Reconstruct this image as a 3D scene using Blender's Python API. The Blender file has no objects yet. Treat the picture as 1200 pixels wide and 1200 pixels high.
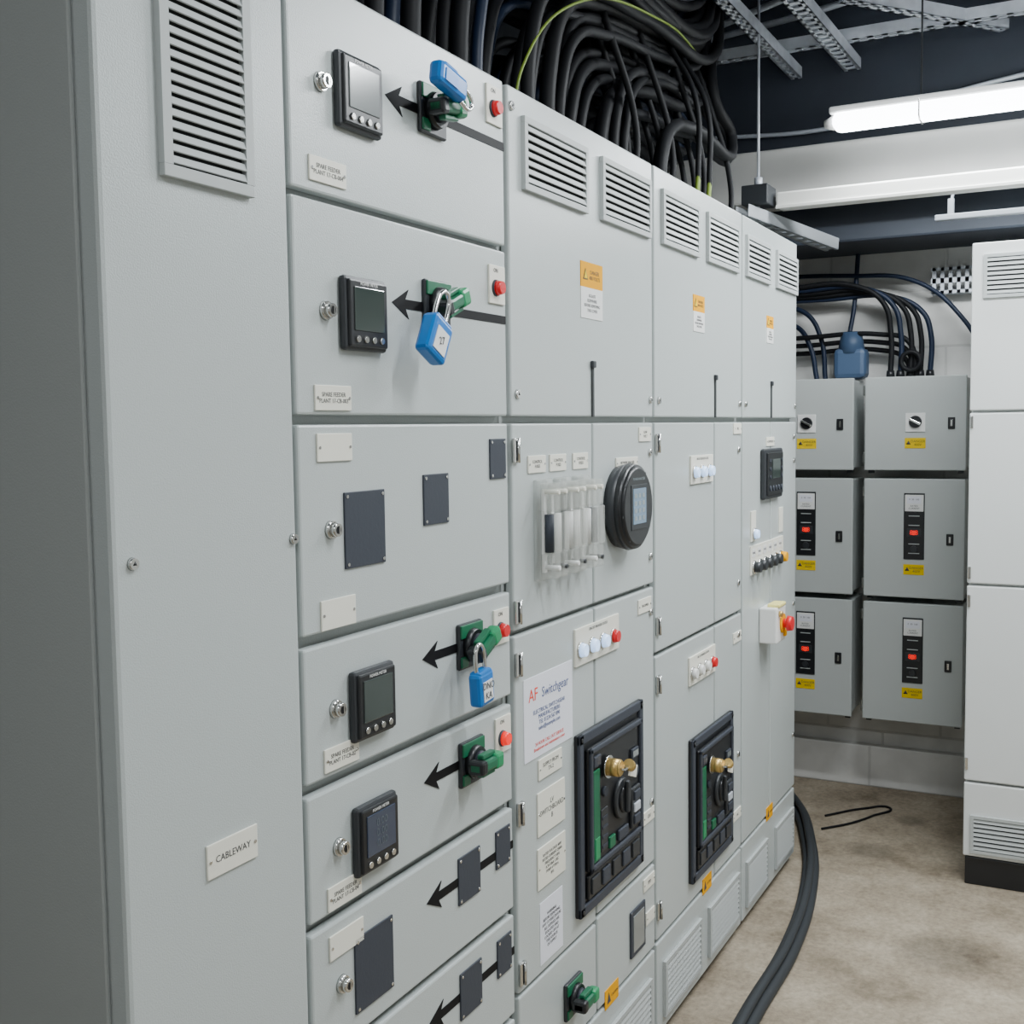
import bpy, bmesh, random
from math import *
from mathutils import Matrix, Vector
random.seed(7)
SC=bpy.context.scene.collection

# ---------------------------------------------------------------- materials
def mat(name,col,rough=.5,metal=0.,bump=0.,bscale=200.,emis=None,es=0.,trans=0.,var=0.,vscale=3.,coat=0.,spec=None,alpha=1.):
    m=bpy.data.materials.new(name); m.use_nodes=True
    nt=m.node_tree; p=nt.nodes["Principled BSDF"]
    p.inputs["Base Color"].default_value=(*col,1)
    p.inputs["Roughness"].default_value=rough
    p.inputs["Metallic"].default_value=metal
    if coat: p.inputs["Coat Weight"].default_value=coat
    if spec is not None: p.inputs["Specular IOR Level"].default_value=spec
    if trans: p.inputs["Transmission Weight"].default_value=trans
    if alpha<1: p.inputs["Alpha"].default_value=alpha
    if emis:
        p.inputs["Emission Color"].default_value=(*emis,1); p.inputs["Emission Strength"].default_value=es
    tc=nt.nodes.new("ShaderNodeNewGeometry")
    if bump:
        n=nt.nodes.new("ShaderNodeTexNoise"); n.inputs["Scale"].default_value=bscale; n.inputs["Detail"].default_value=2
        nt.links.new(tc.outputs["Position"],n.inputs["Vector"])
        b=nt.nodes.new("ShaderNodeBump"); b.inputs["Strength"].default_value=bump; b.inputs["Distance"].default_value=.001
        nt.links.new(n.outputs["Fac"],b.inputs["Height"]); nt.links.new(b.outputs[0],p.inputs["Normal"])
    if var:
        n=nt.nodes.new("ShaderNodeTexNoise"); n.inputs["Scale"].default_value=vscale; n.inputs["Detail"].default_value=5
        nt.links.new(tc.outputs["Position"],n.inputs["Vector"])
        r=nt.nodes.new("ShaderNodeMapRange"); r.inputs[1].default_value=.3; r.inputs[2].default_value=.7
        r.inputs[3].default_value=1-var; r.inputs[4].default_value=1+var
        nt.links.new(n.outputs["Fac"],r.inputs[0])
        mx=nt.nodes.new("ShaderNodeVectorMath"); mx.operation='SCALE'; mx.inputs[0].default_value=col
        nt.links.new(r.outputs[0],mx.inputs["Scale"]); nt.links.new(mx.outputs[0],p.inputs["Base Color"])
    return m
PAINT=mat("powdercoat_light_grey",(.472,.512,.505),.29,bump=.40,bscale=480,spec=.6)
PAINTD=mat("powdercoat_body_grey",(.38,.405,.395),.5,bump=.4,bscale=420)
PAINTW=mat("powdercoat_off_white",(.66,.68,.67),.42,bump=.4,bscale=400)
BOXG=mat("enclosure_grey",(.47,.50,.49),.45,bump=.3,bscale=400)
SLAT=mat("vent_plastic",(.42,.445,.44),.5)
VOID=mat("vent_shadow_cavity",(.02,.022,.022),.9)
SLOTB=mat("dark_slot_strip",(.05,.055,.055),.8)  # near-black strip laid on the door face to draw the slot
BLANK=mat("blanking_plate_grey",(.042,.048,.062),.5,bump=.2,spec=.3)
BLACK=mat("black_plastic",(.010,.011,.013),.36)
BLACK2=mat("charcoal_plastic",(.024,.027,.031),.42)
ARROW=mat("black_vinyl",(.004,.004,.005),.6,spec=.2)
SCREEN=mat("lcd_screen",(.04,.055,.05),.12,coat=.6)
SCREENL=mat("lcd_screen_grey",(.2,.22,.22),.15,coat=.6)
SCRLIT=mat("touch_screen_blue",(.08,.12,.17),.15,emis=(.3,.5,.7),es=.3)
CREAM=mat("engraved_label_cream",(.78,.765,.67),.45)
WHITE=mat("white_plastic",(.78,.78,.76),.4)
PAPER=mat("paper_sheet",(.76,.77,.83),.6)
INK=mat("black_ink",(.05,.05,.055),.7)
INKR=mat("red_ink",(.8,.05,.02),.7)
INKB=mat("blue_ink",(.07,.10,.26),.7)
CHROME=mat("chrome",(.66,.66,.64),.2,metal=1)
STEEL=mat("galvanised_steel",(.60,.64,.70),.42,metal=.3,var=.15,vscale=14)
GREEN=mat("green_plastic",(.004,.125,.055),.35)
GREEN2=mat("bright_green_plastic",(.012,.25,.095),.35)
BLUE=mat("blue_plastic",(.003,.16,.52),.32)
RED=mat("red_lens",(.60,.004,.010),.3,emis=(1,.01,.02),es=.10)
REDL=mat("red_lens_lit",(.8,.010,.005),.3,emis=(1,.012,.004),es=.75)
LAMP=mat("white_blue_lens_lit",(.6,.75,1),.2,emis=(.40,.62,1),es=1.3)
YEL=mat("yellow_label",(.78,.54,.0),.6,spec=.1)
ORG=mat("orange_yellow_label",(.80,.37,.0),.65,spec=.08)
BRASS=mat("brass",(.58,.40,.14),.35,metal=.8)
CLEAR=mat("clear_polycarbonate",(.66,.68,.64),.15,alpha=.26)
CABLE=mat("black_cable_sheath",(.005,.0055,.007),.6,spec=.25)
CABB=mat("blue_black_cable",(.006,.014,.036),.5,spec=.35)
CABF=mat("grey_floor_cable",(.026,.030,.034),.6,spec=.35)
YG=mat("yellow_green_sleeve",(.16,.24,.02),.6)
BOOT=mat("blue_grey_boot",(.045,.085,.16),.5)
BEAMM=mat("painted_beam",(.47,.47,.45),.6,var=.08)
TRIMW=mat("white_trunking",(.74,.74,.70),.45)
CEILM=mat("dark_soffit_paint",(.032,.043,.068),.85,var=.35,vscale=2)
DARKW=mat("darkened_wall",(.045,.05,.06),.85,var=.35,vscale=3)  # wall colour darkened so gaps between the overhead cables stay dark
BACKDROP=mat("dark_backdrop",(.024,.031,.044),.6,var=.2)  # near-black colour of the added block behind the beam
DIFF=mat("luminaire_diffuser",(.9,.92,.95),.4,emis=(.9,.95,1),es=14)

def wallmat(name,col,bs=.5):
    m=mat(name,col,.7); nt=m.node_tree; p=nt.nodes["Principled BSDF"]
    g=nt.nodes.new("ShaderNodeNewGeometry"); s=nt.nodes.new("ShaderNodeSeparateXYZ"); nt.links.new(g.outputs["Position"],s.inputs[0])
    a=nt.nodes.new("ShaderNodeMath"); a.operation='ADD'; nt.links.new(s.outputs[0],a.inputs[0]); nt.links.new(s.outputs[1],a.inputs[1])
    c=nt.nodes.new("ShaderNodeCombineXYZ"); nt.links.new(a.outputs[0],c.inputs[0]); nt.links.new(s.outputs[2],c.inputs[1])
    b=nt.nodes.new("ShaderNodeTexBrick"); nt.links.new(c.outputs[0],b.inputs["Vector"])
    b.inputs["Scale"].default_value=1; b.inputs["Brick Width"].default_value=.45; b.inputs["Row Height"].default_value=.225; b.inputs["Mortar Size"].default_value=.006
    b.inputs["Mortar Smooth"].default_value=.3
    b.inputs["Color1"].default_value=(*col,1); b.inputs["Color2"].default_value=(*[v*.96 for v in col],1); b.inputs["Mortar"].default_value=(*[v*.82 for v in col],1)
    n=nt.nodes.new("ShaderNodeTexNoise"); n.inputs["Scale"].default_value=6; n.inputs["Detail"].default_value=6; nt.links.new(g.outputs["Position"],n.inputs["Vector"])
    r=nt.nodes.new("ShaderNodeMapRange"); r.inputs[1].default_value=.3; r.inputs[2].default_value=.7; r.inputs[3].default_value=.82; r.inputs[4].default_value=1.06
    nt.links.new(n.outputs["Fac"],r.inputs[0])
    v=nt.nodes.new("ShaderNodeVectorMath"); v.operation='SCALE'; nt.links.new(b.outputs["Color"],v.inputs[0]); nt.links.new(r.outputs[0],v.inputs["Scale"])
    nt.links.new(v.outputs[0],p.inputs["Base Color"])
    bp=nt.nodes.new("ShaderNodeBump"); bp.inputs["Strength"].default_value=.4; bp.inputs["Distance"].default_value=.004; bp.invert=True
    nt.links.new(b.outputs["Fac"],bp.inputs["Height"]); nt.links.new(bp.outputs[0],p.inputs["Normal"])
    return m
WALL=wallmat("painted_blockwork",(.68,.675,.65))
def floormat():
    m=mat("stained_concrete",(.4,.37,.33),.75,spec=.3); nt=m.node_tree; p=nt.nodes["Principled BSDF"]
    g=nt.nodes.new("ShaderNodeNewGeometry")
    def nz(sc,det=8):
        n=nt.nodes.new("ShaderNodeTexNoise"); n.inputs["Scale"].default_value=sc; n.inputs["Detail"].default_value=det; n.inputs["Roughness"].default_value=.68
        nt.links.new(g.outputs["Position"],n.inputs["Vector"]); return n
    a=nz(3.6); r=nt.nodes.new("ShaderNodeValToRGB"); nt.links.new(a.outputs["Fac"],r.inputs[0])
    e=r.color_ramp.elements; e[0].position=.34; e[0].color=(.165,.130,.090,1); e[1].position=.68; e[1].color=(.385,.33,.25,1)
    e2=r.color_ramp.elements.new(.5); e2.color=(.285,.238,.175,1)
    b=nz(55,5); mr=nt.nodes.new("ShaderNodeMapRange"); mr.inputs[1].default_value=.3; mr.inputs[2].default_value=.7; mr.inputs[3].default_value=.74; mr.inputs[4].default_value=1.2
    nt.links.new(b.outputs["Fac"],mr.inputs[0])
    v=nt.nodes.new("ShaderNodeVectorMath"); v.operation='SCALE'; nt.links.new(r.outputs[0],v.inputs[0])
    prev=mr.outputs[0]
    for sx,sy,sr in ((4.07,-.22,.10),(3.35,-.55,.16),(4.45,-.30,.07)):
        d=nt.nodes.new("ShaderNodeVectorMath"); d.operation='DISTANCE'; nt.links.new(g.outputs["Position"],d.inputs[0]); d.inputs[1].default_value=(sx,sy,0)
        q=nt.nodes.new("ShaderNodeMapRange"); q.inputs[1].default_value=sr*.5; q.inputs[2].default_value=sr; q.inputs[3].default_value=.68; q.inputs[4].default_value=1; nt.links.new(d.outputs["Value"],q.inputs[0])
        mm=nt.nodes.new("ShaderNodeMath"); mm.operation='MULTIPLY'; nt.links.new(prev,mm.inputs[0]); nt.links.new(q.outputs[0],mm.inputs[1]); prev=mm.outputs[0]
    nt.links.new(prev,v.inputs["Scale"])
    nt.links.new(v.outputs[0],p.inputs["Base Color"])
    bp=nt.nodes.new("ShaderNodeBump"); bp.inputs["Strength"].default_value=.35; bp.inputs["Distance"].default_value=.004; nt.links.new(b.outputs["Fac"],bp.inputs["Height"]); nt.links.new(bp.outputs[0],p.inputs["Normal"])
    return m
FLOOR=floormat()

# ---------------------------------------------------------------- builder
class B:
    def __init__(s,name): s.name=name; s.bm=bmesh.new(); s.mats=[]
    def mi(s,m):
        if m not in s.mats: s.mats.append(m)
        return s.mats.index(m)
    def _fin(s,verts,m,smooth=False):
        i=s.mi(m); fs=set(f for v in verts for f in v.link_faces)
        for f in fs: f.material_index=i; f.smooth=smooth and len(f.verts)<=4
    def box(s,x0,x1,y0,y1,z0,z1,m,bev=0,rot=None):
        M=Matrix.Translation(((x0+x1)/2,(y0+y1)/2,(z0+z1)/2))
        if rot: M=M@rot
        M=M@Matrix.Diagonal((abs(x1-x0),abs(y1-y0),abs(z1-z0),1))
        r=bmesh.ops.create_cube(s.bm,size=1,matrix=M); s._fin(r['verts'],m)
        if bev:
            bev=min(bev,.4*min(abs(x1-x0),abs(y1-y0),abs(z1-z0)))
            es=list(set(e for v in r['verts'] for e in v.link_edges))
            bmesh.ops.bevel(s.bm,geom=es,offset=bev,segments=2,affect='EDGES',profile=.5,clamp_overlap=True,material=-1)
        return s
    def cyl(s,p0,p1,r0,m,r1=None,seg=24):
        p0=Vector(p0); p1=Vector(p1); d=p1-p0; r1=r0 if r1 is None else r1
        M=Matrix.Translation((p0+p1)/2)@d.to_track_quat('Z','Y').to_matrix().to_4x4()
        r=bmesh.ops.create_cone(s.bm,cap_ends=True,cap_tris=False,segments=seg,radius1=r0,radius2=r1,depth=d.length,matrix=M)
        s._fin(r['verts'],m,True); return s
    def prism(s,pts,y0,y1,m):
        a=[s.bm.verts.new((x,y0,z)) for x,z in pts]; b=[s.bm.verts.new((x,y1,z)) for x,z in pts]
        n=len(pts); s.bm.faces.new(a); s.bm.faces.new(b[::-1])
        for i in range(n): s.bm.faces.new((a[i],b[i],b[(i+1)%n],a[(i+1)%n]))
        s._fin(a+b,m); return s
    def _mesh(s,me,m,smooth):
        i=s.mi(m)
        t=bmesh.new(); t.from_mesh(me)
        for f in t.faces: f.material_index=i; f.smooth=smooth
        t.to_mesh(me); t.free()
        s.bm.from_mesh(me); bpy.data.meshes.remove(me)
    def tube(s,pts,r,m,smoothpath=True,cyclic=False):
        c=bpy.data.curves.new("c","CURVE"); c.dimensions='3D'; c.bevel_depth=r; c.bevel_resolution=3; c.resolution_u=10; c.use_fill_caps=True
        if smoothpath:
            sp=c.splines.new('BEZIER'); sp.bezier_points.add(len(pts)-1)
            for b,p in zip(sp.bezier_points,pts): b.co=p; b.handle_left_type=b.handle_right_type='AUTO'
        else:
            sp=c.splines.new('POLY'); sp.points.add(len(pts)-1)
            for b,p in zip(sp.points,pts): b.co=(*p,1)
        sp.use_cyclic_u=cyclic
        o=bpy.data.objects.new("c",c); SC.objects.link(o); bpy.context.view_layer.update()
        me=bpy.data.meshes.new_from_object(o); bpy.data.objects.remove(o); bpy.data.curves.remove(c)
        s._mesh(me,m,True); return s
    def text(s,body,size,x,y,z,m,face='y',sx=1.,align='CENTER',sp=1.0):
        c=bpy.data.curves.new("t","FONT"); c.body=body; c.size=size; c.align_x=align; c.align_y='CENTER'; c.space_line=sp; c.extrude=.0001; c.resolution_u=2
        o=bpy.data.objects.new("t",c); SC.objects.link(o); bpy.context.view_layer.update()
        me=bpy.data.meshes.new_from_object(o); bpy.data.objects.remove(o); bpy.data.curves.remove(c)
        R=Matrix.Rotation(pi/2,4,'X')
        if face=='x': R=Matrix.Rotation(-pi/2,4,'Z')@R
        me.transform(Matrix.Translation((x,y,z))@R@Matrix.Diagonal((sx,1,1,1)))
        s._mesh(me,m,False); return s
    def done(s,parent=None):
        co=[v.co for v in s.bm.verts]
        c=Vector([(min(v[i] for v in co)+max(v[i] for v in co))/2 for i in range(3)]); c.z=min(v.z for v in co)
        bmesh.ops.translate(s.bm,verts=s.bm.verts[:],vec=-c)
        me=bpy.data.meshes.new(s.name); s.bm.to_mesh(me); s.bm.free()
        for m in s.mats: me.materials.append(m)
        o=bpy.data.objects.new(s.name,me); o.location=c; SC.objects.link(o)
        if parent: o.parent=parent; o.location=c-parent.location
        return o

# ---------------------------------------------------------------- room shell
XB=4.85; YL=1.15; YR=-2.9; XR=-2.2; H=3.15
B("floor").box(XR-.1,XB+.1,YR-.1,YL+.1,-.1,0,FLOOR).done()
B("ceiling").box(XR-.1,XB+.1,YR-.1,YL+.1,H,H+.1,CEILM).done()
B("wall_back").box(XB,XB+.1,YR,YL,0,H,WALL).done()
B("wall_left").box(XR,XB,YL,YL+.1,0,H,DARKW).done()
B("wall_right").box(XR,XB,YR-.1,YR,0,H,WALL).done()
B("wall_rear").box(XR-.1,XR,YR,YL,0,H,WALL).done()
B("baseboard_back").box(XB-.045,XB,YR,YL,0,.17,WALL,.004).done()

# ---------------------------------------------------------------- switchgear cabinets
def vent(b,x0,x1,z0,z1,pitch=.0135,fr=.012):
    b.box(x0+.004,x1-.004,-.001,.0,z0+.004,z1-.004,VOID)
    b.box(x0,x1,-.009,0,z1-fr,z1,SLAT,.001); b.box(x0,x1,-.009,0,z0,z0+fr,SLAT,.001)
    b.box(x0,x0+fr,-.009,0,z0+fr,z1-fr,SLAT); b.box(x1-fr,x1,-.009,0,z0+fr,z1-fr,SLAT)
    n=int((z1-z0-2*fr)/pitch); p=(z1-z0-2*fr)/n
    for i in range(n):
        z=z0+fr+p*(i+.5)
        b.box(x0+fr,x1-fr,-.0075,-.0055,z-p*.36,z+p*.36,SLAT,0,rot=Matrix.Rotation(radians(-22),4,'X'))
def door(b,x0,x1,z0,z1,m=PAINT): b.box(x0,x1,0,.018,z0,z1,m,.0035)
def body(b,x0,x1,z1=2.095,depth=.6):
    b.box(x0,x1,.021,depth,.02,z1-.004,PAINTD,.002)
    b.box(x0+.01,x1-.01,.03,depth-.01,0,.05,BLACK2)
def hinge(b,x,z):
    b.box(x-.011,x+.011,-.006,0,z-.022,z+.022,CHROME,.002); b.cyl((x+.004,-.006,z-.022),(x+.004,-.006,z+.022),.004,CHROME,seg=10)
    b.box(x-.002,x+.002,-.0075,-.006,z-.018,z+.018,BLACK2)
def cam(b,x,z,r=.009):
    b.cyl((x,0,z),(x,-.005,z),r,CHROME,r*.85,16); b.cyl((x,-.005,z),(x,-.0055,z),r*.4,BLACK,seg=3)
def keylock(b,x,z):
    b.cyl((x,0,z),(x,-.006,z),.0135,CHROME,.012); b.cyl((x,-.006,z),(x,-.014,z),.010,CHROME,.009); b.cyl((x,-.014,z),(x,-.0145,z),.0055,BLACK,seg=16)
    b.box(x-.0012,x+.0012,-.016,-.014,z-.005,z+.005,CHROME)

# 1 : cableway
b=B("cableway_cabinet")
b.box(.880,1.193,0,.032,.02,2.097,PAINT,.006)
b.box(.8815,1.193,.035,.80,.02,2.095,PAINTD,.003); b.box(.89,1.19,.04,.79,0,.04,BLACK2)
vent(b,.968,1.119,1.784,2.07,.0128,.014)
cam(b,.907,1.358,.0075); cam(b,1.184,1.36,.0075)
CAB1=b.done()
# 2 : feeder stack
b=B("feeder_switchgear_cabinet"); body(b,1.197,1.792)
D2=[(1.815,2.095),(1.521,1.805),(1.2265,1.508),(1.0255,1.210),(.834,1.0085),(.6345,.8185),(.437,.621),(.243,.425)]
for z0,z1 in D2: door(b,1.2,1.787,z0,z1)
b.box(1.2,1.787,0,.018,.03,.232,PAINT,.003)
for z in (1.961,1.661,1.365,1.117,.922,.725,.53,.335): keylock(b,1.266,z)
CAB2=b.done()
# 3
b=B("incomer_switchgear_cabinet"); body(b,1.796,2.512)
door(b,1.803,2.507,1.521,2.095)
door(b,1.803,2.156,1.136,1.508); door(b,2.164,2.507,1.136,1.508)
door(b,1.803,2.158,.463,1.126); door(b,2.166,2.507,.473,1.126)
door(b,1.803,2.158,.262,.455); door(b,2.166,2.507,.262,.463)
door(b,1.803,2.507,.03,.252)
vent(b,1.852,2.132,1.923,2.052); vent(b,2.205,2.485,1.923,2.052)
vent(b,1.85,2.12,.06,.20); vent(b,2.20,2.47,.06,.20)
b.box(2.154,2.162,-.004,.0,1.521,1.63,SLOTB); b.box(2.150,2.166,-.008,0,1.62,1.634,BLACK2,.002)
for z in (1.46,1.17,1.075,.80,.50): hinge(b,1.812,z)
for x,z in ((2.485,1.44),(2.485,1.20),(2.485,1.07),(2.485,.62),(1.825,1.56),(2.49,1.56),(1.815,2.06)): cam(b,x,z)
CAB3=b.done()
# 4
b=B("bus_coupler_switchgear_cabinet"); body(b,2.516,3.228)
door(b,2.52,3.223,1.521,2.095)
door(b,2.52,2.968,.967,1.508); door(b,2.978,3.223,.967,1.508)
door(b,2.52,2.968,.268,.957); door(b,2.978,3.223,.268,.957)
door(b,2.52,3.223,.03,.258)
vent(b,2.564,2.829,1.923,2.050); vent(b,2.90,3.18,1.923,2.050)
vent(b,2.56,2.84,.06,.20); vent(b,2.91,3.19,.06,.20)
b.box(2.969,2.977,-.004,.0,1.521,1.63,SLOTB); b.box(2.965,2.981,-.008,0,1.62,1.634,BLACK2,.002)
for z in (1.46,1.03,.89,.34): hinge(b,2.53,z)
for x,z in ((3.19,1.43),(3.19,1.05),(3.19,.90),(3.19,.55),(2.545,1.56),(3.2,1.56)): cam(b,x,z)
CAB4=b.done()
# 5
b=B("generator_changeover_cabinet"); body(b,3.232,3.866)
door(b,3.237,3.861,1.521,2.095)
door(b,3.237,3.536,.268,1.508); door(b,3.546,3.861,.268,1.508)
door(b,3.237,3.861,.03,.258)
vent(b,3.258,3.513,1.925,2.043); vent(b,3.592,3.85,1.925,2.043)
vent(b,3.27,3.50,.06,.20); vent(b,3.6,3.83,.06,.20)
b.box(3.537,3.545,-.004,.0,1.521,1.63,SLOTB); b.box(3.533,3.549,-.008,0,1.62,1.634,BLACK2,.002)
for x,z in ((3.825,1.46),(3.83,1.38),(3.83,.90),(3.83,.45),(3.26,1.56),(3.84,1.56)): cam(b,x,z)
CAB5=b.done()
def cabof(x):
    for lim,c in ((1.195,CAB1),(1.794,CAB2),(2.513,CAB3),(3.23,CAB4),(9,CAB5)):
        if x<lim: return c

# ---------------------------------------------------------------- devices
def meter(x,z,scr=SCREEN,lit=None):
    b=B("digital_power_meter"); w=.051
    b.box(x-w,x+w,-.012,0,z-w,z+w,BLACK2,.005)
    b.box(x-w*.9,x+w*.9,-.017,-.010,z-w*.9,z+w*.9,BLACK,.004)
    b.box(x-.036,x+.036,-.0185,-.016,z-.024,z+.036,scr,.002)
    for i in range(4):
        xx=x-.029+i*.0193; b.cyl((xx,-.017,z-.0355),(xx,-.0195,z-.0355),.0052,CHROME,.0045,12)
    b.text("POWER METER",.0062,x,-.0175,z+.0405,WHITE)
    if lit: b.text("0.00\n0.00\n0.00",.0165,x,-.0188,z+.006,lit,sp=.9)
    b.done()
LCDT=mat("lcd_segments",(.09,.11,.13),.4)
meter(1.345,1.961,SCREENL); meter(1.346,1.661); meter(1.347,1.111); meter(1.347,.916,mat("lcd_screen_blue",(.03,.045,.08),.12,coat=.5),LCDT)  # first meter's paler grey screen has a reflection put into its colour

def plate(name,x0,x1,z0,z1,lines=None,m=CREAM,size=None,sp=1.0,t=.003,screws=True,ink=INK):
    b=B(name); b.box(x0,x1,-t,0,z0,z1,m,.0008)
    if screws and x1-x0>.05:
        for xx in (x0+.005,x1-.005): b.cyl((xx,-t,(z0+z1)/2),(xx,-t-.001,(z0+z1)/2),.0022,CHROME,seg=10)
    if lines: b.text(lines,size or (z1-z0)*.3,(x0+x1)/2,-t-.0003,(z0+z1)/2,ink,sp=sp)
    b.done(cabof(x0))
def blank(x0,x1,z0,z1):
    b=B("blanking_plate"); b.box(x0,x1,-.003,0,z0,z1,BLANK,.001)
    for xx in (x0+.006,x1-.006):
        for zz in (z0+.006,z1-.006): b.cyl((xx,-.003,zz),(xx,-.0042,zz),.0026,CHROME,seg=10)
    b.done(CAB2)
def arrow(x0,x1,z,name="flow_arrow_marking"):
    b=B(name); h=.007
    b.prism([(x0,z),(x0+.045,z+.022),(x0+.036,z+h),(x1,z+h),(x1,z-h),(x0+.036,z-h),(x0+.045,z-.022)],-.0012,0,ARROW); b.done(CAB2)
def indicator(x0,x1,z0,z1,lens):
    b=B("red_indicator_lamp"); b.box(x0,x1,-.004,0,z0,z1,CREAM,.001)
    x=(x0+x1)/2-.006; z=(z0+z1)/2-.006
    b.text("ON",.010,x,-.0045,z1-.009,INK)
    b.cyl((x,-.004,z),(x,-.008,z),.0145,BLANK,.0135); b.cyl((x,-.008,z),(x,-.018,z),.013,lens,.0105); b.done()
def handle(x,z,ang=20):
    b=B("rotary_isolator_handle")
    b.box(x-.038,x+.038,-.008,0,z-.038,z+.038,BLACK2,.003)
    b.box(x-.036,x+.036,-.011,-.007,z+.014,z+.036,GREEN,.003)
    b.box(x-.036,x-.014,-.011,-.007,z-.034,z-.016,GREEN,.003)
    b.cyl((x,-.008,z),(x,-.020,z),.029,BLACK,.026,32)
    b.cyl((x,-.020,z),(x,-.027,z),.020,BLANK,.018,32)
    R=Matrix.Rotation(radians(ang),4,'Y')
    M=Matrix.Translation((x-.008,-.034,z))@R
    def rb(cx,cz,sx,sy,sz,m,cy=0,bev=.003):
        c=M@Vector((cx,cy,cz)); b.box(c.x-sx/2,c.x+sx/2,c.y-sy/2,c.y+sy/2,c.z-sz/2,c.z+sz/2,m,bev,rot=R)
    rb(.004,0,.072,.026,.020,GREEN,bev=.005); rb(.032,0,.028,.022,.028,GREEN2,-.003,.006); rb(-.022,0,.02,.030,.024,BLACK,0,.005)
    rb(.006,-.015,.042,.012,.008,GREEN,0,.002); rb(.006,.015,.042,.012,.008,GREEN,0,.002)
    b.done()
def padlock(px,py,pz,tilt=0,txt="27",k=1.15):
    b=B("blue_safety_padlock"); R=Matrix.Rotation(radians(tilt),4,'Y')
    M=Matrix.Translation((px,py,pz))@R
    def P(a,bb,c): return tuple(M@Vector((a*k,bb*k,c*k)))
    def bx(cx,cy,cz,sx,sy,sz,m,bev):
        c=Vector(P(cx,cy,cz)); b.box(c.x-sx*k,c.x+sx*k,c.y-sy*k,c.y+sy*k,c.z-sz*k,c.z+sz*k,m,bev,rot=R)
    bx(0,0,-.024,.021,.010,.024,BLUE,.006); bx(0,0,-.004,.017,.009,.006,BLUE,.003)
    b.tube([P(-.012,0,-.004),P(-.012,0,.022),P(-.0085,0,.033),P(0,0,.038),P(.0085,0,.033),P(.012,0,.022),P(.012,0,-.004)],.0036,CHROME)
    bx(0,-.0103,-.027,.013,.0008,.014,WHITE,0)
    n=Vector(P(0,-.0118,-.027)); b.text(txt,.016,n.x,n.y,n.z,INK)
    b.done()
# door A
arrow(1.421,1.786,1.983); handle(1.545,1.987,-8); plate("engraved_label",1.236,1.318,1.829,1.862,"SPARE FEEDER\n\"PLANT 17-CB-004\"",size=.0085)
indicator(1.722,1.777,2.012,2.076,RED)
# door B
arrow(1.428,1.784,1.687); handle(1.548,1.692,-22); plate("engraved_label",1.236,1.318,1.527,1.561,"SPARE FEEDER\n\"PLANT 17-CB-003\"",size=.0085)
indicator(1.722,1.778,1.712,1.777,RED)
# door C
plate("blank_engraved_label",1.238,1.317,1.458,1.496); plate("blank_engraved_label",1.238,1.317,1.229,1.270)
blank(1.296,1.395,1.307,1.414); blank(1.503,1.578,1.351,1.430); blank(1.718,1.775,1.413,1.482)
# door D
arrow(1.493,1.66,1.143); handle(1.634,1.143,-25); plate("engraved_label",1.237,1.317,1.033,1.066,"SPARE FEEDER\n\"PLANT 17-CB-02\"",size=.0085)
indicator(1.722,1.776,1.124,1.186,RED)
# door E
arrow(1.491,1.66,.948); handle(1.634,.946,0); plate("engraved_label",1.237,1.316,.838,.872,"SPARE FEEDER\n\"PLANT 17-CB-04\"",size=.0085)
indicator(1.722,1.778,.931,.995,REDL)
# doors F G H
for dz in (0,-.197,-.393):
    plate("blank_engraved_label",1.238,1.318,.768+dz,.803+dz)
    blank(1.296,1.393,.665+dz,.776+dz); arrow(1.492,1.785,.753+dz); blank(1.589,1.662,.712+dz,.792+dz); blank(1.719,1.772,.727+dz,.795+dz)
padlock(1.478,-.050,1.660,28,"27",1.3); padlock(1.592,-.048,1.110,-6,"DNO\nKA",1.15)
b=B("blue_safety_padlock"); R=Matrix.Rotation(radians(10),4,'Y')
b.box(1.468,1.548,-.068,-.044,1.998,2.032,BLUE,.007,rot=R); b.box(1.49,1.53,-.062,-.045,2.026,2.038,BLUE,.004,rot=R); b.box(1.48,1.515,-.0695,-.067,2.006,2.024,mat("lock_label_blue",(.03,.2,.6),.4),0,rot=R)
b.tube([(1.543,-.056,2.016),(1.568,-.056,2.010),(1.577,-.056,1.998),(1.568,-.056,1.988),(1.540,-.056,1.994)],.0036,CHROME); b.done()

plate("cableway_label",1.005,1.095,.968,1.010,"CABLEWAY",size=.012)

def warn(x0,x1,z0,z1):
    b=B("electrical_warning_label"); s=z0+(z1-z0)*.55
    b.box(x0,x1,-.0015,0,s,z1,ORG); b.box(x0,x1,-.0015,0,z0,s,WHITE)
    w=x1-x0; h=z1-z0; cx=x0+w*.2; cz=(s+z1)/2
    b.prism([(cx-.012,cz-.010),(cx,cz+.012),(cx+.012,cz-.010)],-.0022,-.0015,INK); b.prism([(cx-.008,cz-.008),(cx,cz+.008),(cx+.008,cz-.008)],-.0028,-.0022,YEL)
    b.text("DANGER\n400 VOLTS",h*.10,x0+w*.62,-.0018,cz,INK); b.text("ISOLATE\nELSEWHERE\nBEFORE REMOVING\nTHIS COVER",h*.08,x0+w*.5,-.0018,(s+z0)/2,INK,sp=1.1); b.done()
warn(2.105,2.214,1.718,1.83); warn(2.795,2.885,1.738,1.83); warn(3.488,3.565,1.75,1.832)
for x,z in ((2.20,.245),(2.865,.25),(3.50,.25)):
    b=B("orange_caution_label"); b.box(x,x+.075,-.0015,0,z,z+.042,ORG)
    b.prism([(x+.01,z+.01),(x+.02,z+.032),(x+.03,z+.01)],-.0022,-.0015,INK); b.text("CAUTION",.008,x+.052,-.0018,z+.02,INK); b.done(cabof(x))

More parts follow.
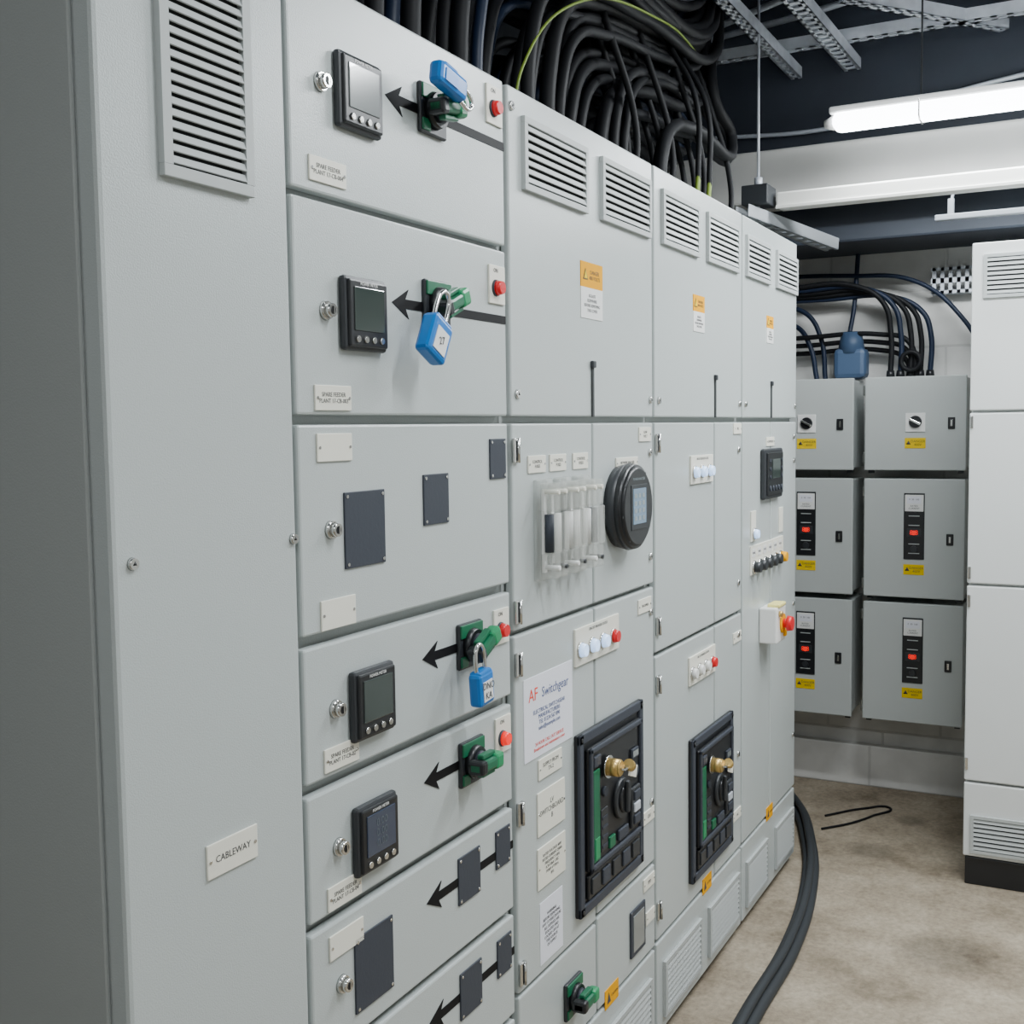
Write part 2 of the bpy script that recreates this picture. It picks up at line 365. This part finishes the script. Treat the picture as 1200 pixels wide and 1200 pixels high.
# fuse holders
b=B("clear_cover_fuse_holder_set")
for i,x in enumerate((1.882,1.967,2.052)):
    b.box(x,x+.066,-.012,0,1.215,1.405,CLEAR,.004)
    for k in (0,1):
        xx=x+.004+k*.032
        b.box(xx,xx+.026,-.044,-.012,1.345,1.398,CLEAR,.005); b.box(xx,xx+.026,-.044,-.012,1.222,1.268,CLEAR,.005)
        b.cyl((xx+.013,-.026,1.27),(xx+.013,-.026,1.34),.0085,WHITE if (i+k)%3 else BLANK,seg=16)
        b.box(xx+.001,xx+.025,-.047,-.040,1.268,1.345,CLEAR,.003)
        b.cyl((xx+.013,-.012,1.242),(xx+.013,-.047,1.242),.0045,BLACK2 if k else WHITE,seg=12); b.cyl((xx+.013,-.012,1.382),(xx+.013,-.047,1.382),.0045,CREAM,seg=12)
        b.box(xx+.008,xx+.018,-.018,-.0125,1.232,1.385,BLACK2 if (i,k)==(1,0) else WHITE)
b.done()
for x in (1.862,1.953,2.058): plate("engraved_label",x,x+.072,1.417,1.449,"CONTROL\nFUSES",size=.0085)
plate("engraved_label",2.279,2.405,1.410,1.433,"NETWORK ANALYSER",size=.008); plate("engraved_label",2.415,2.488,1.466,1.498,"LOW\nVOLT",size=.009); plate("engraved_label",2.405,2.485,1.075,1.108,"INCOMER",size=.009)
# round analyser
b=B("round_power_analyser"); cx,cz=2.300,1.328
b.cyl((cx,0,cz),(cx,-.026,cz),.088,BLACK2,.094,48); b.cyl((cx,-.026,cz),(cx,-.040,cz),.094,BLACK,.090,48); b.cyl((cx,-.040,cz),(cx,-.046,cz),.090,BLACK,.080,48)
b.box(cx-.046,cx+.046,-.0475,-.045,cz-.048,cz+.048,BLACK2,.003); b.box(cx-.037,cx+.037,-.0485,-.047,cz-.036,cz+.040,SCRLIT,.001)
LCDP=mat("analyser_icons",(.25,.3,.32),.4)
for i in range(3):
    for j in range(4): b.box(cx-.031+i*.022,cx-.017+i*.022,-.049,-.0483,cz-.028+j*.016,cz-.019+j*.016,LCDP)
for i in range(8): a=i*pi/4+.2; b.cyl((cx+.084*cos(a),-.040,cz+.084*sin(a)),(cx+.084*cos(a),-.0435,cz+.084*sin(a)),.003,BLACK2,seg=8)
b.text("POWER ANALYSER",.008,cx,-.0465,cz+.060,LCDP); b.done()
def strip(x0,x1,z0,z1,cols,txt=True,r=.017,name="indicator_lamp_panel"):
    b=B(name); b.box(x0,x1,-.005,0,z0,z1,CREAM,.001); n=len(cols); w=(x1-x0)/n
    if txt: b.text("CIRCUIT BREAKER STATUS",.008,(x0+x1)/2,-.0054,z1-.009,INK)
    for i,c in enumerate(cols):
        x=x0+w*(i+.5)-.006; z=(z0+z1)/2-.006
        b.cyl((x,-.005,z),(x,-.009,z),r,CHROME,r*.95); b.cyl((x,-.009,z),(x,-.019,z),r*.86,c,r*.7)
    b.done()
strip(2.056,2.283,1.022,1.098,[LAMP,LAMP,LAMP,RED]); strip(2.766,2.945,1.352,1.424,[LAMP,LAMP,LAMP]); strip(2.752,2.965,.838,.912,[WHITE,WHITE,WHITE,RED])
b=B("company_contact_sign"); b.box(1.834,2.046,-.0015,0,.885,1.040,PAPER)
b.text("AF",.034,1.872,-.002,1.005,INKR); b.text("Switchgear",.027,1.967,-.002,1.003,INKB)
b.text("ELECTRICAL SWITCHGEAR\nMANUFACTURERS\nTEL 01234 567 890\nsales@example.com",.0115,1.94,-.002,.955,INKB,sp=.95)
b.text("24 HOUR CALL OUT SERVICE\nBreakdown and maintenance cover",.0095,1.94,-.002,.905,INKR); b.done()
plate("engraved_label",1.890,1.992,.838,.878,"SUPPLY FROM\nTX-2",size=.011)
plate("engraved_label",1.884,2.004,.731,.815,"LV\nSWITCHBOARD\nB",size=.0145)
plate("rating_label",1.882,2.004,.628,.708,"RATED VOLTAGE 400V\nRATED CURRENT 2500A\nFREQUENCY 50Hz\nICW 50kA 1 SEC\nFORM 4 TYPE 6\nIP31",size=.008,sp=1.1)
plate("printed_notice",1.891,1.992,.478,.600,"WARNING\nBEFORE REMOVING\nANY COVERS ENSURE\nALL SUPPLIES ARE\nISOLATED AND\nLOCKED OFF AT\nTHE SOURCE\nOF SUPPLY",m=PAPER,size=.0085,sp=1.05,t=.001,screws=False)
# air circuit breakers
def acb(x0,z0):
    W,Hh=.352,.377; x1=x0+W; z1=z0+Hh; b=B("air_circuit_breaker")
    b.box(x0,x1,-.008,0,z0,z1,BLACK,.003)
    fr=.022
    for a in ((x0,x1,z1-fr,z1),(x0,x1,z0,z0+fr),(x0,x0+fr,z0,z1),(x1-fr,x1,z0,z1)): b.box(a[0],a[1],-.014,-.006,a[2],a[3],BLANK,.003)
    for xx in (x0+.011,x1-.011):
        for zz in (z0+.011,z1-.011): b.cyl((xx,-.014,zz),(xx,-.016,zz),.005,BLACK,.004,14)
    b.box(x0+.035,x1-.030,-.018,-.008,z0+.085,z1-.035,BLACK,.004)
    for a in ((x0+.035,x1-.03,z1-.047,z1-.035),(x0+.035,x1-.03,z0+.085,z0+.097),(x0+.035,x0+.047,z0+.085,z1-.035),(x1-.042,x1-.03,z0+.085,z1-.035)): b.box(a[0],a[1],-.024,-.016,a[2],a[3],BLANK,.003)
    b.box(x0+.050,x0+.083,-.022,-.017,z0+.10,z1-.085,GREEN,.002); b.box(x0+.055,x0+.078,-.0235,-.021,z0+.105,z0+.150,GREEN2,.002); b.box(x0+.090,x0+.125,-.021,-.017,z0+.11,z0+.20,BLACK2,.002)
    for k in range(4): b.box(x0+.094,x0+.121,-.0225,-.0205,z0+.118+k*.02,z0+.124+k*.02,BLANK)
    b.box(x0+.052,x0+.085,-.024,-.017,z1-.078,z1-.055,BLANK,.002)
    b.cyl((x0+.200,-.018,z0+.195),(x0+.200,-.027,z0+.195),.045,BLACK2,.042,36); b.cyl((x0+.200,-.027,z0+.195),(x0+.200,-.032,z0+.195),.030,BLACK,.027,30)
    b.box(x0+.193,x0+.207,-.040,-.030,z0+.165,z0+.235,BLACK2,.004)
    b.box(x0+.13,x0+.16,-.024,-.018,z0+.105,z0+.130,GREEN,.002); b.box(x0+.18,x0+.235,-.024,-.018,z0+.105,z0+.128,BLANK,.002)
    b.box(x0+.250,x0+.300,-.026,-.018,z0+.11,z0+.20,BLACK2,.003)
    for k in range(3): b.box(x0+.258,x0+.292,-.030,-.025,z0+.118+k*.027,z0+.138+k*.027,BLANK if k!=1 else STEEL,.002)
    b.cyl((x0+.276,-.018,z0+.235),(x0+.276,-.026,z0+.235),.016,BLANK,.014); b.box(x0+.258,x0+.296,-.024,-.018,z0+.262,z0+.285,BLANK,.002)
    b.box(x0+.262,x0+.292,-.0245,-.0235,z0+.267,z0+.280,SCREENL)
    b.cyl((x0+.11,-.018,z0+.235),(x0+.11,-.024,z0+.235),.011,BLANK,.010)
    b.box(x0+.035,x1-.03,-.016,-.008,z0+.028,z0+.078,BLACK,.003)
    for k in range(5): b.box(x0+.046+k*.056,x0+.086+k*.056,-.020,-.015,z0+.036,z0+.070,BLANK if k%2 else BLACK2,.003)
    b.done()
    b=B("brass_key_interlock"); lx,lz=x0+.118,z0+.286
    b.cyl((lx,-.024,lz),(lx,-.028,lz),.024,CHROME,.024); b.cyl((lx,-.028,lz),(lx,-.052,lz),.019,BRASS,.018); b.cyl((lx,-.052,lz),(lx,-.055,lz),.018,BRASS,.015)
    b.box(lx-.006,lx+.026,-.066,-.055,lz-.002,lz+.002,CHROME); b.cyl((lx+.022,-.062,lz+.004),(lx+.034,-.062,lz-.004),.012,BRASS,.012,16)
    b.box(lx+.022,lx+.066,-.064,-.061,lz-.028,lz-.002,CREAM,.002,rot=Matrix.Rotation(.35,4,'Y'))
    b.done()
acb(2.052,.507); acb(2.752,.322)
handle(2.030,.357,0)
b=B("small_inspection_window"); b.box(2.345,2.435,-.005,0,.297,.405,BLANK,.002); b.box(2.357,2.423,-.0065,-.004,.308,.392,SCREENL,.001); b.done(CAB3)
plate("engraved_label",2.43,2.50,.578,.608,"CB1",size=.012); plate("engraved_label",2.43,2.50,.420,.450,"SPD",size=.012); plate("engraved_label",2.445,2.50,.335,.365,None)
plate("engraved_label",3.14,3.215,1.475,1.505,"BUS",size=.010); plate("engraved_label",3.14,3.215,.88,.91,"CB2",size=.010); plate("engraved_label",3.14,3.215,.36,.39,"CB2",size=.010)
# generator controller and push buttons
b=B("generator_controller"); b.box(3.42,3.63,-.016,0,1.272,1.427,BLACK2,.006); b.box(3.435,3.615,-.021,-.014,1.285,1.415,BLACK,.004); b.box(3.485,3.575,-.023,-.020,1.335,1.395,SCREEN,.002)
for i in range(5): b.cyl((3.462+i*.033,-.021,1.305),(3.462+i*.033,-.024,1.305),.009,BLANK,.008,16)
for i in range(3): b.cyl((3.462,-.021,1.34+i*.025),(3.462,-.023,1.34+i*.025),.006,BLANK,seg=12); b.cyl((3.597,-.021,1.34+i*.025),(3.597,-.023,1.34+i*.025),.006,BLANK,seg=12)
b.done()
plate("engraved_label",3.485,3.575,1.434,1.462,"CONTROLLER",size=.010)
b=B("control_push_button_row"); b.box(3.31,3.685,-.004,0,1.055,1.142,CREAM,.001)
for i,c in enumerate((BLACK2,BLACK2,BLACK2,BLACK2,BLACK2,ORG)):
    x=3.338+i*.061; b.cyl((x,-.004,1.078),(x,-.010,1.078),.020,CHROME,.019,20); b.cyl((x,-.010,1.078),(x,-.028,1.078),.017,c,.015,20); b.box(x-.018,x+.018,-.005,-.004,1.108,1.132,WHITE); b.text("MODE",.009,x,-.0055,1.12,INK)
b.done()
b=B("white_blue_indicator_lamp"); b.box(3.315,3.365,-.004,0,1.155,1.245,CREAM,.001); b.cyl((3.34,-.004,1.177),(3.34,-.009,1.177),.018,CHROME,.017); b.cyl((3.34,-.009,1.177),(3.34,-.020,1.177),.0145,LAMP,.012); b.done()
plate("engraved_label",3.64,3.685,1.155,1.235,None)
b=B("emergency_stop_station"); b.box(3.41,3.52,-.055,0,.835,.945,WHITE,.005); b.box(3.43,3.51,-.058,-.02,.943,.955,mat("pale_yellow",(.8,.72,.25),.5),.004)
b.cyl((3.475,-.055,.892),(3.475,-.060,.892),.030,ORG,.030,30); b.cyl((3.475,-.060,.892),(3.475,-.072,.892),.014,RED,.014); b.cyl((3.475,-.072,.892),(3.475,-.088,.892),.024,RED,.021,30)
b.cyl((3.44,-.055,.925),(3.44,-.065,.925),.009,BRASS,seg=12); b.box(3.49,3.51,-.062,-.055,.848,.868,ORG,.002); b.done()

# ---------------------------------------------------------------- back wall switch boxes
FX=4.60
def wallbox(y0,z0,z1,kind):
    w=.37; y1=y0-w; b=B("switch_disconnector_box")
    b.box(FX+.022,XB-.002,y1+.006,y0-.006,z0+.006,z1-.006,BOXG,.004)
    b.box(FX,FX+.02,y1,y0,z0,z1,BOXG,.004)
    for yy in (y0-.02,y1+.02): b.box(FX+.03,FX+.05,yy-.01,yy+.01,z0-.012,z0+.006,BLACK2)
    for zz in (z0+.05,z1-.05): b.box(FX+.004,FX+.024,y0-.002,y0+.008,zz-.02,zz+.02,CHROME,.002)
    cy=y0-.188; zc=(z0+z1)/2; ly=y1+.052
    b.box(FX-.006,FX,ly-.013,ly+.013,zc-.022,zc+.022,BLACK,.004); b.box(FX-.009,FX-.005,ly-.004,ly+.004,zc-.012,zc+.012,CHROME,.001)
    if kind=='s':
        b.box(FX-.004,FX,cy-.036,cy+.036,zc-.032,zc+.04,WHITE,.0015); b.cyl((FX-.004,cy,zc+.006),(FX-.012,cy,zc+.006),.024,BLACK,.022); b.box(FX-.022,FX-.01,cy-.022,cy+.022,zc+.001,zc+.011,CHROME,.002,rot=Matrix.Rotation(.5,4,'X'))
        zl=zc-.075
    else:
        t=z1-.055; b.box(FX-.004,FX,cy-.038,cy+.038,t-.255,t,BLACK,.0015); b.box(FX-.007,FX-.003,cy-.034,cy+.034,t-.070,t-.006,WHITE,.0015)
        b.box(FX-.008,FX-.0065,cy-.026,cy+.026,t-.040,t-.012,PAPER); b.text("0  50  100",.009,FX-.0083,cy,t-.024,INK,face='x')
        b.text("RATED\nCURRENT",.009,FX-.0075,cy,t-.054,INK,face='x')
        for k in range(5): b.box(FX-.005,FX-.0035,cy-.020,cy+.020,t-.089-k*.036,t-.086-k*.036,BOXG if k!=2 else BLACK2)
        b.box(FX-.006,FX-.003,cy-.026,cy+.026,t-.168,t-.136,BLACK2,.001); b.text("8.8",.026,FX-.0066,cy,t-.152,REDL,face='x'); b.cyl((FX-.004,cy,t-.152),(FX-.010,cy,t-.152),.009,REDL,seg=14); b.cyl((FX-.004,cy,t-.215),(FX-.010,cy,t-.215),.013,BLACK2,.012,16)
        zl=t-.295
    b.box(FX-.0015,FX,cy-.038,cy+.038,zl-.02,zl+.02,YEL)
    b.text("DANGER\n400V",.013,FX-.002,cy-.01,zl,INK,face='x'); b.cyl((FX-.001,cy+.024,zl),(FX-.002,cy+.024,zl),.010,INK,seg=3)
    b.done()
for y0 in (.325,-.087):
    wallbox(y0,1.318,1.677,'s'); wallbox(y0,.826,1.286,'m'); wallbox(y0,.336,.804,'m')
b=B("power_cable_loom")
for k in range(5):
    y=-.165-k*.035; zt=2.04-.012*k; x=4.70+.014*k
    b.cyl((x,y,1.678),(x,y,1.705),.017,BLACK,.014,16)
    b.tube([(x,y,1.68),(x,y,1.85),(x,y+.03,1.97-.01*k),(x,y+.13,zt),(x,y+.4,zt+.01),(x,.75,zt)],.0105,CABB if k in(1,4) else CABLE)
for k in range(3):
    z=1.79+.03*k; x=4.79-.03*k
    b.tube([(x,.8,z),(x,.2,z),(x,-.12,z),(x,-.20-.012*k,z-.03),(x,-.235-.012*k,1.68)],.010,CABLE)
b.tube([(4.76,.7,2.10),(4.76,.0,2.09),(4.76,-.25,2.05),(4.76,-.42,1.90),(4.76,-.50,1.75),(4.76,-.52,1.68)],.009,CABB)
b.tube([(4.76,.10,1.68),(4.76,.12,1.85),(4.77,.18,1.95),(4.78,.3,1.99)],.010,CABB)
b.tube([(4.74,.13,1.68),(4.74,.16,1.82),(4.76,.22,1.90),(4.78,.4,1.93)],.010,CABB)
b.tube([(4.74,0,1.868),(4.76,-.01,1.95),(4.79,-.02,2.178)],.009,CABB)
b.tube([(4.70,-.24+.035*cos(a*pi/6),1.74+.035*sin(a*pi/6)) for a in range(12)],.009,CABLE,cyclic=True)
b.done()
b=B("blue_cable_boot"); b.box(4.70,4.80,-.068,.058,1.678,1.80,BOOT,.02); b.cyl((4.75,-.005,1.78),(4.75,-.005,1.865),.055,BOOT,.04,20); b.done()
b=B("perforated_cable_tray"); 
b.box(4.78,4.785,-1.2,-.30,2.00,2.012,STEEL); b.box(4.78,4.785,-1.2,-.30,2.088,2.10,STEEL); b.box(4.78,4.785,-1.2,-.30,2.040,2.060,STEEL)
for k in range(30): y=-.305-k*.030; b.box(4.78,4.785,y-.014,y,2.0,2.10,STEEL)
b.box(4.785,4.848,-1.2,-.30,2.0,2.004,STEEL); b.done()

# ---------------------------------------------------------------- right cabinet
b=B("tall_distribution_cabinet"); y0=-.54; y1=-1.34; X0=3.90
b.box(X0+.022,4.50,y1+.003,y0-.003,.09,2.06,PAINTW,.004); b.box(X0+.004,4.49,y1+.01,y0-.006,0,.092,BLACK,.003)
for z0,z1 in ((.345,.978),(.986,1.528),(1.536,2.058)): b.box(X0,X0+.02,y1,y0,z0,z1,PAINTW,.004)
b.box(X0,X0+.02,y1,y0,.095,.337,PAINTW,.004)
def ventx(ya,yb,z0,z1):
    b.box(X0-.001,X0,yb,ya,z0,z1,VOID); n=int((z1-z0)/.014); p=(z1-z0)/n
    for i in range(n): z=z0+p*(i+.5); b.box(X0-.006,X0-.004,yb,ya,z-p*.34,z+p*.34,SLAT,0,rot=Matrix.Rotation(radians(22),4,'Y'))
    for a in ((ya,ya+.01,z0-.01,z1+.01),(yb-.01,yb,z0-.01,z1+.01),(yb,ya,z1,z1+.01),(yb,ya,z0-.01,z0)): b.box(X0-.008,X0,a[0],a[1],a[2],a[3],SLAT)
ventx(-.585,-.82,1.895,2.01); ventx(-.572,-.82,.118,.222)
for z in (1.50,1.02,.93,.40): b.box(X0-.006,X0,y0-.012,y0-.002,z-.02,z+.02,CHROME,.002)
b.done()

# ---------------------------------------------------------------- overhead
b=B("downstand_beam"); b.box(4.22,4.42,YR+.01,YL-.01,2.31,2.50,BEAMM,.01); b.done()
b=B("suspended_white_trunking"); b.box(3.90,3.98,-2.3,.08,2.228,2.280,TRIMW,.006); b.box(3.893,3.90,-2.3,.08,2.224,2.236,TRIMW,.002); b.done()
b=B("dark_backdrop_block"); b.box(4.46,4.84,YR+.01,YL-.01,2.18,3.14,BACKDROP,.01); b.done()  # added dark block; covers the bright wall and keeps the space behind the beam dark
b=B("small_conduit_rail"); DS=mat("dull_steel",(.22,.24,.26),.5); b.box(4.10,4.125,-1.6,-.40,2.17,2.19,DS,.004)
for y in (-.45,-1.5): b.box(4.105,4.12,y-.010,y+.010,2.185,2.24,DS,.002); b.cyl((4.113,y,2.23),(4.235,y,2.32),.005,DS,seg=8)
b.done()
def strut(b,p0,p1,w=.041,h=.041,m=STEEL):
    p0=Vector(p0); p1=Vector(p1); d=(p1-p0); L=d.length; M=Matrix.Translation(p0)@d.to_track_quat('X','Z').to_matrix().to_4x4()
    def lb(x0,x1,y0,y1,z0,z1):
        MM=M@Matrix.Translation(((x0+x1)/2,(y0+y1)/2,(z0+z1)/2))@Matrix.Diagonal((x1-x0,y1-y0,z1-z0,1)); r=bmesh.ops.create_cube(b.bm,size=1,matrix=MM); b._fin(r['verts'],m)
    lb(0,L,-w/2,-w/2+.003,0,h); lb(0,L,w/2-.003,w/2,0,h); lb(0,L,-w/2,-w/2+.013,0,.003); lb(0,L,w/2-.013,w/2,0,.003)
    k=0
    while k*.05<L: lb(k*.05,min(L,k*.05+.022),-w/2,w/2,0,.003); k+=1
b=B("slotted_strut_framework")
strut(b,(3.0,.16,2.80),(4.44,.145,2.80)); strut(b,(3.0,-.02,2.80),(4.44,-.062,2.80),w=.06); strut(b,(3.84,-.15,2.845),(4.40,-.58,2.845)); strut(b,(3.62,.55,2.845),(3.62,-1.6,2.845),w=.05); strut(b,(4.25,.7,2.845),(4.25,-1.6,2.845))
for x,y in ((3.62,.5),(3.62,-1.5),(4.25,.6),(4.25,-1.5)): b.cyl((x,y,2.85),(x,y,H),.006,STEEL,seg=8)
b.done()
b=B("trunking_hanger_bracket")
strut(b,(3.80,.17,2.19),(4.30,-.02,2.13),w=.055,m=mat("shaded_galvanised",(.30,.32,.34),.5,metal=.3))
b.cyl((3.88,.135,2.19),(3.88,.135,H),.005,STEEL,seg=10); b.box(3.83,3.94,.09,.18,2.235,2.30,BLACK2,.004); b.cyl((3.88,.135,2.30),(3.88,.135,2.33),.014,STEEL,seg=6); b.done()
b=B("overhead_conduit_run")
b.tube([(3.3,-.9,3.04),(3.9,-.35,3.0),(4.2,.2,3.0),(4.42,.6,3.0)],.012,STEEL); b.tube([(3.3,-1.2,2.97),(3.8,-.7,2.95),(4.2,-.1,2.97),(4.42,.5,2.99)],.012,STEEL)
b.tube([(3.1,.2,3.08),(3.8,-.1,3.02),(4.4,-.8,3.0)],.010,STEEL); b.tube([(3.4,-.3,2.95),(4.0,-.5,2.93),(4.42,-.9,2.92)],.012,CABB)
b.tube([(4.43,.5,2.62),(4.43,.0,2.60),(4.43,-.5,2.68),(4.43,-1.2,2.74)],.008,STEEL); b.done()
# luminaires
def lum(x,ya,yb,z,name="fluorescent_batten_light"):
    b=B(name); b.box(x-.035,x+.035,yb,ya-.02,z+.022,z+.045,WHITE,.006)
    b.box(x-.045,x+.045,yb+.03,ya-.03,z-.028,z+.024,DIFF,.018)
    b.cyl((x,ya-.035,z),(x,ya,z-.002),.026,WHITE,.012); b.cyl((x,yb+.035,z),(x,yb,z-.002),.026,WHITE,.012)
    for yy in (ya-.3,yb+.3):
        b.cyl((x,yy,z+.04),(x,yy,H),.003,BLACK2,seg=8); b.tube([(x-.047,yy,z+.03),(x-.047,yy,z-.02),(x-.03,yy,z-.031),(x+.03,yy,z-.031),(x+.047,yy,z-.02),(x+.047,yy,z+.03)],.003,CHROME,False)
    return b.done()
lum(3.88,-.085,-1.35,2.478)
lum(3.05,-.45,-1.65,2.72); lum(1.5,-.7,-1.9,2.85); lum(-.6,-.7,-1.9,2.85)  # all out of view; last two battens added to brighten panels and left side
def area(x,y,z,sx,sy,e,col=(.925,.972,1)):
    l=bpy.data.lights.new("lamp_light","AREA"); l.shape='RECTANGLE'; l.size=sx; l.size_y=sy; l.energy=e; l.color=col
    o=bpy.data.objects.new("lamp_light",l); o.location=(x,y,z); SC.objects.link(o); return o
area(3.05,-1.05,2.66,.1,1.15,54); area(1.5,-1.3,2.79,.1,1.15,36); area(3.88,-.72,2.41,.09,1.15,22); area(-.6,-1.3,2.79,.1,1.15,30)  # light for the battens, including the two unseen ones added for brightness

# cables above switchgear
b=B("overhead_cable_bundle")
for k in range(58):
    xs=1.60+k*.026+random.uniform(-.02,.02); yy=.13+random.random()*.38; r=.012+random.random()*.007
    zr=2.34+max(0,(2.9-xs))*.16+random.random()*.10
    b.tube([(xs,yy,2.10),(xs+.02,yy,2.10+(zr-2.1)*.42),(xs+.12,yy+.01,2.1+(zr-2.1)*.80),(xs+.34,yy+.02,zr),(xs+.75,yy+.03,zr+.06),(3.45+random.random()*.2,yy+.05,zr+.16),(3.75,yy+.1,zr+.42)],r,CABLE if k%8 else CABB)
for k in range(10):
    x=2.75+k*.09; yy=.14+.06*(k%3)
    b.tube([(x,yy,2.10),(x+.02,yy,2.25),(x-.05,yy+.05,2.5),(x-.02,yy+.2,2.9),(x,yy+.2,3.12)],.009,CABLE)
b.tube([(2.05,.12,2.1),(2.1,.12,2.22),(2.35,.12,2.42),(2.9,.12,2.55),(3.5,.2,2.62)],.003,YG)
for k in range(2):
    x=3.10+k*.10; b.tube([(x,.09,2.10),(x,.09,2.14),(x+.01,.09,2.19)],.007,YG); b.tube([(x+.01,.09,2.18),(x+.02,.10,2.4),(x+.05,.2,2.6),(x+.05,.3,3.0)],.008,CABLE)
b.done()
# floor cables
b=B("floor_cable_run")
for k,(dy,z,r) in enumerate(((0,.016,.016),(.030,.014,.014),(.014,.040,.012))):
    b.tube([(2.40,-.19+dy,z),(2.76,-.178+dy,z),(3.15,-.175+dy,z),(3.59,-.125+dy*.9,z),(4.0,-.03+dy*.8,z),(4.45,.14+dy,z),(4.66,.30+dy,z)],r,CABF)
b.tube([(4.35,-.0,.006),(4.5,-.12,.006),(4.55,-.20,.006),(4.42,-.16,.006),(4.30,-.10,.006),(4.2,-.02,.006)],.004,CABLE)
b.done()

# ---------------------------------------------------------------- world, camera
w=bpy.data.worlds.new("w"); bpy.context.scene.world=w; w.use_nodes=True; w.node_tree.nodes["Background"].inputs[0].default_value=(.5,.55,.6,1); w.node_tree.nodes["Background"].inputs[1].default_value=.3
yaw,pitch,roll=radians(27.635),radians(4.185),radians(-.758)
f=Vector((cos(pitch)*cos(yaw),cos(pitch)*sin(yaw),-sin(pitch))); r=Vector((sin(yaw),-cos(yaw),0)); u=r.cross(f)
r2=r*cos(roll)+u*sin(roll); u2=-r*sin(roll)+u*cos(roll)
c=bpy.data.cameras.new("camera"); c.sensor_width=36; c.sensor_fit='HORIZONTAL'; c.lens=1344.3/1200*36; c.clip_start=.01
o=bpy.data.objects.new("camera",c); SC.objects.link(o)
o.matrix_world=Matrix(((r2.x,u2.x,-f.x,0),(r2.y,u2.y,-f.y,-.9425),(r2.z,u2.z,-f.z,1.5),(0,0,0,1)))
bpy.context.scene.camera=o
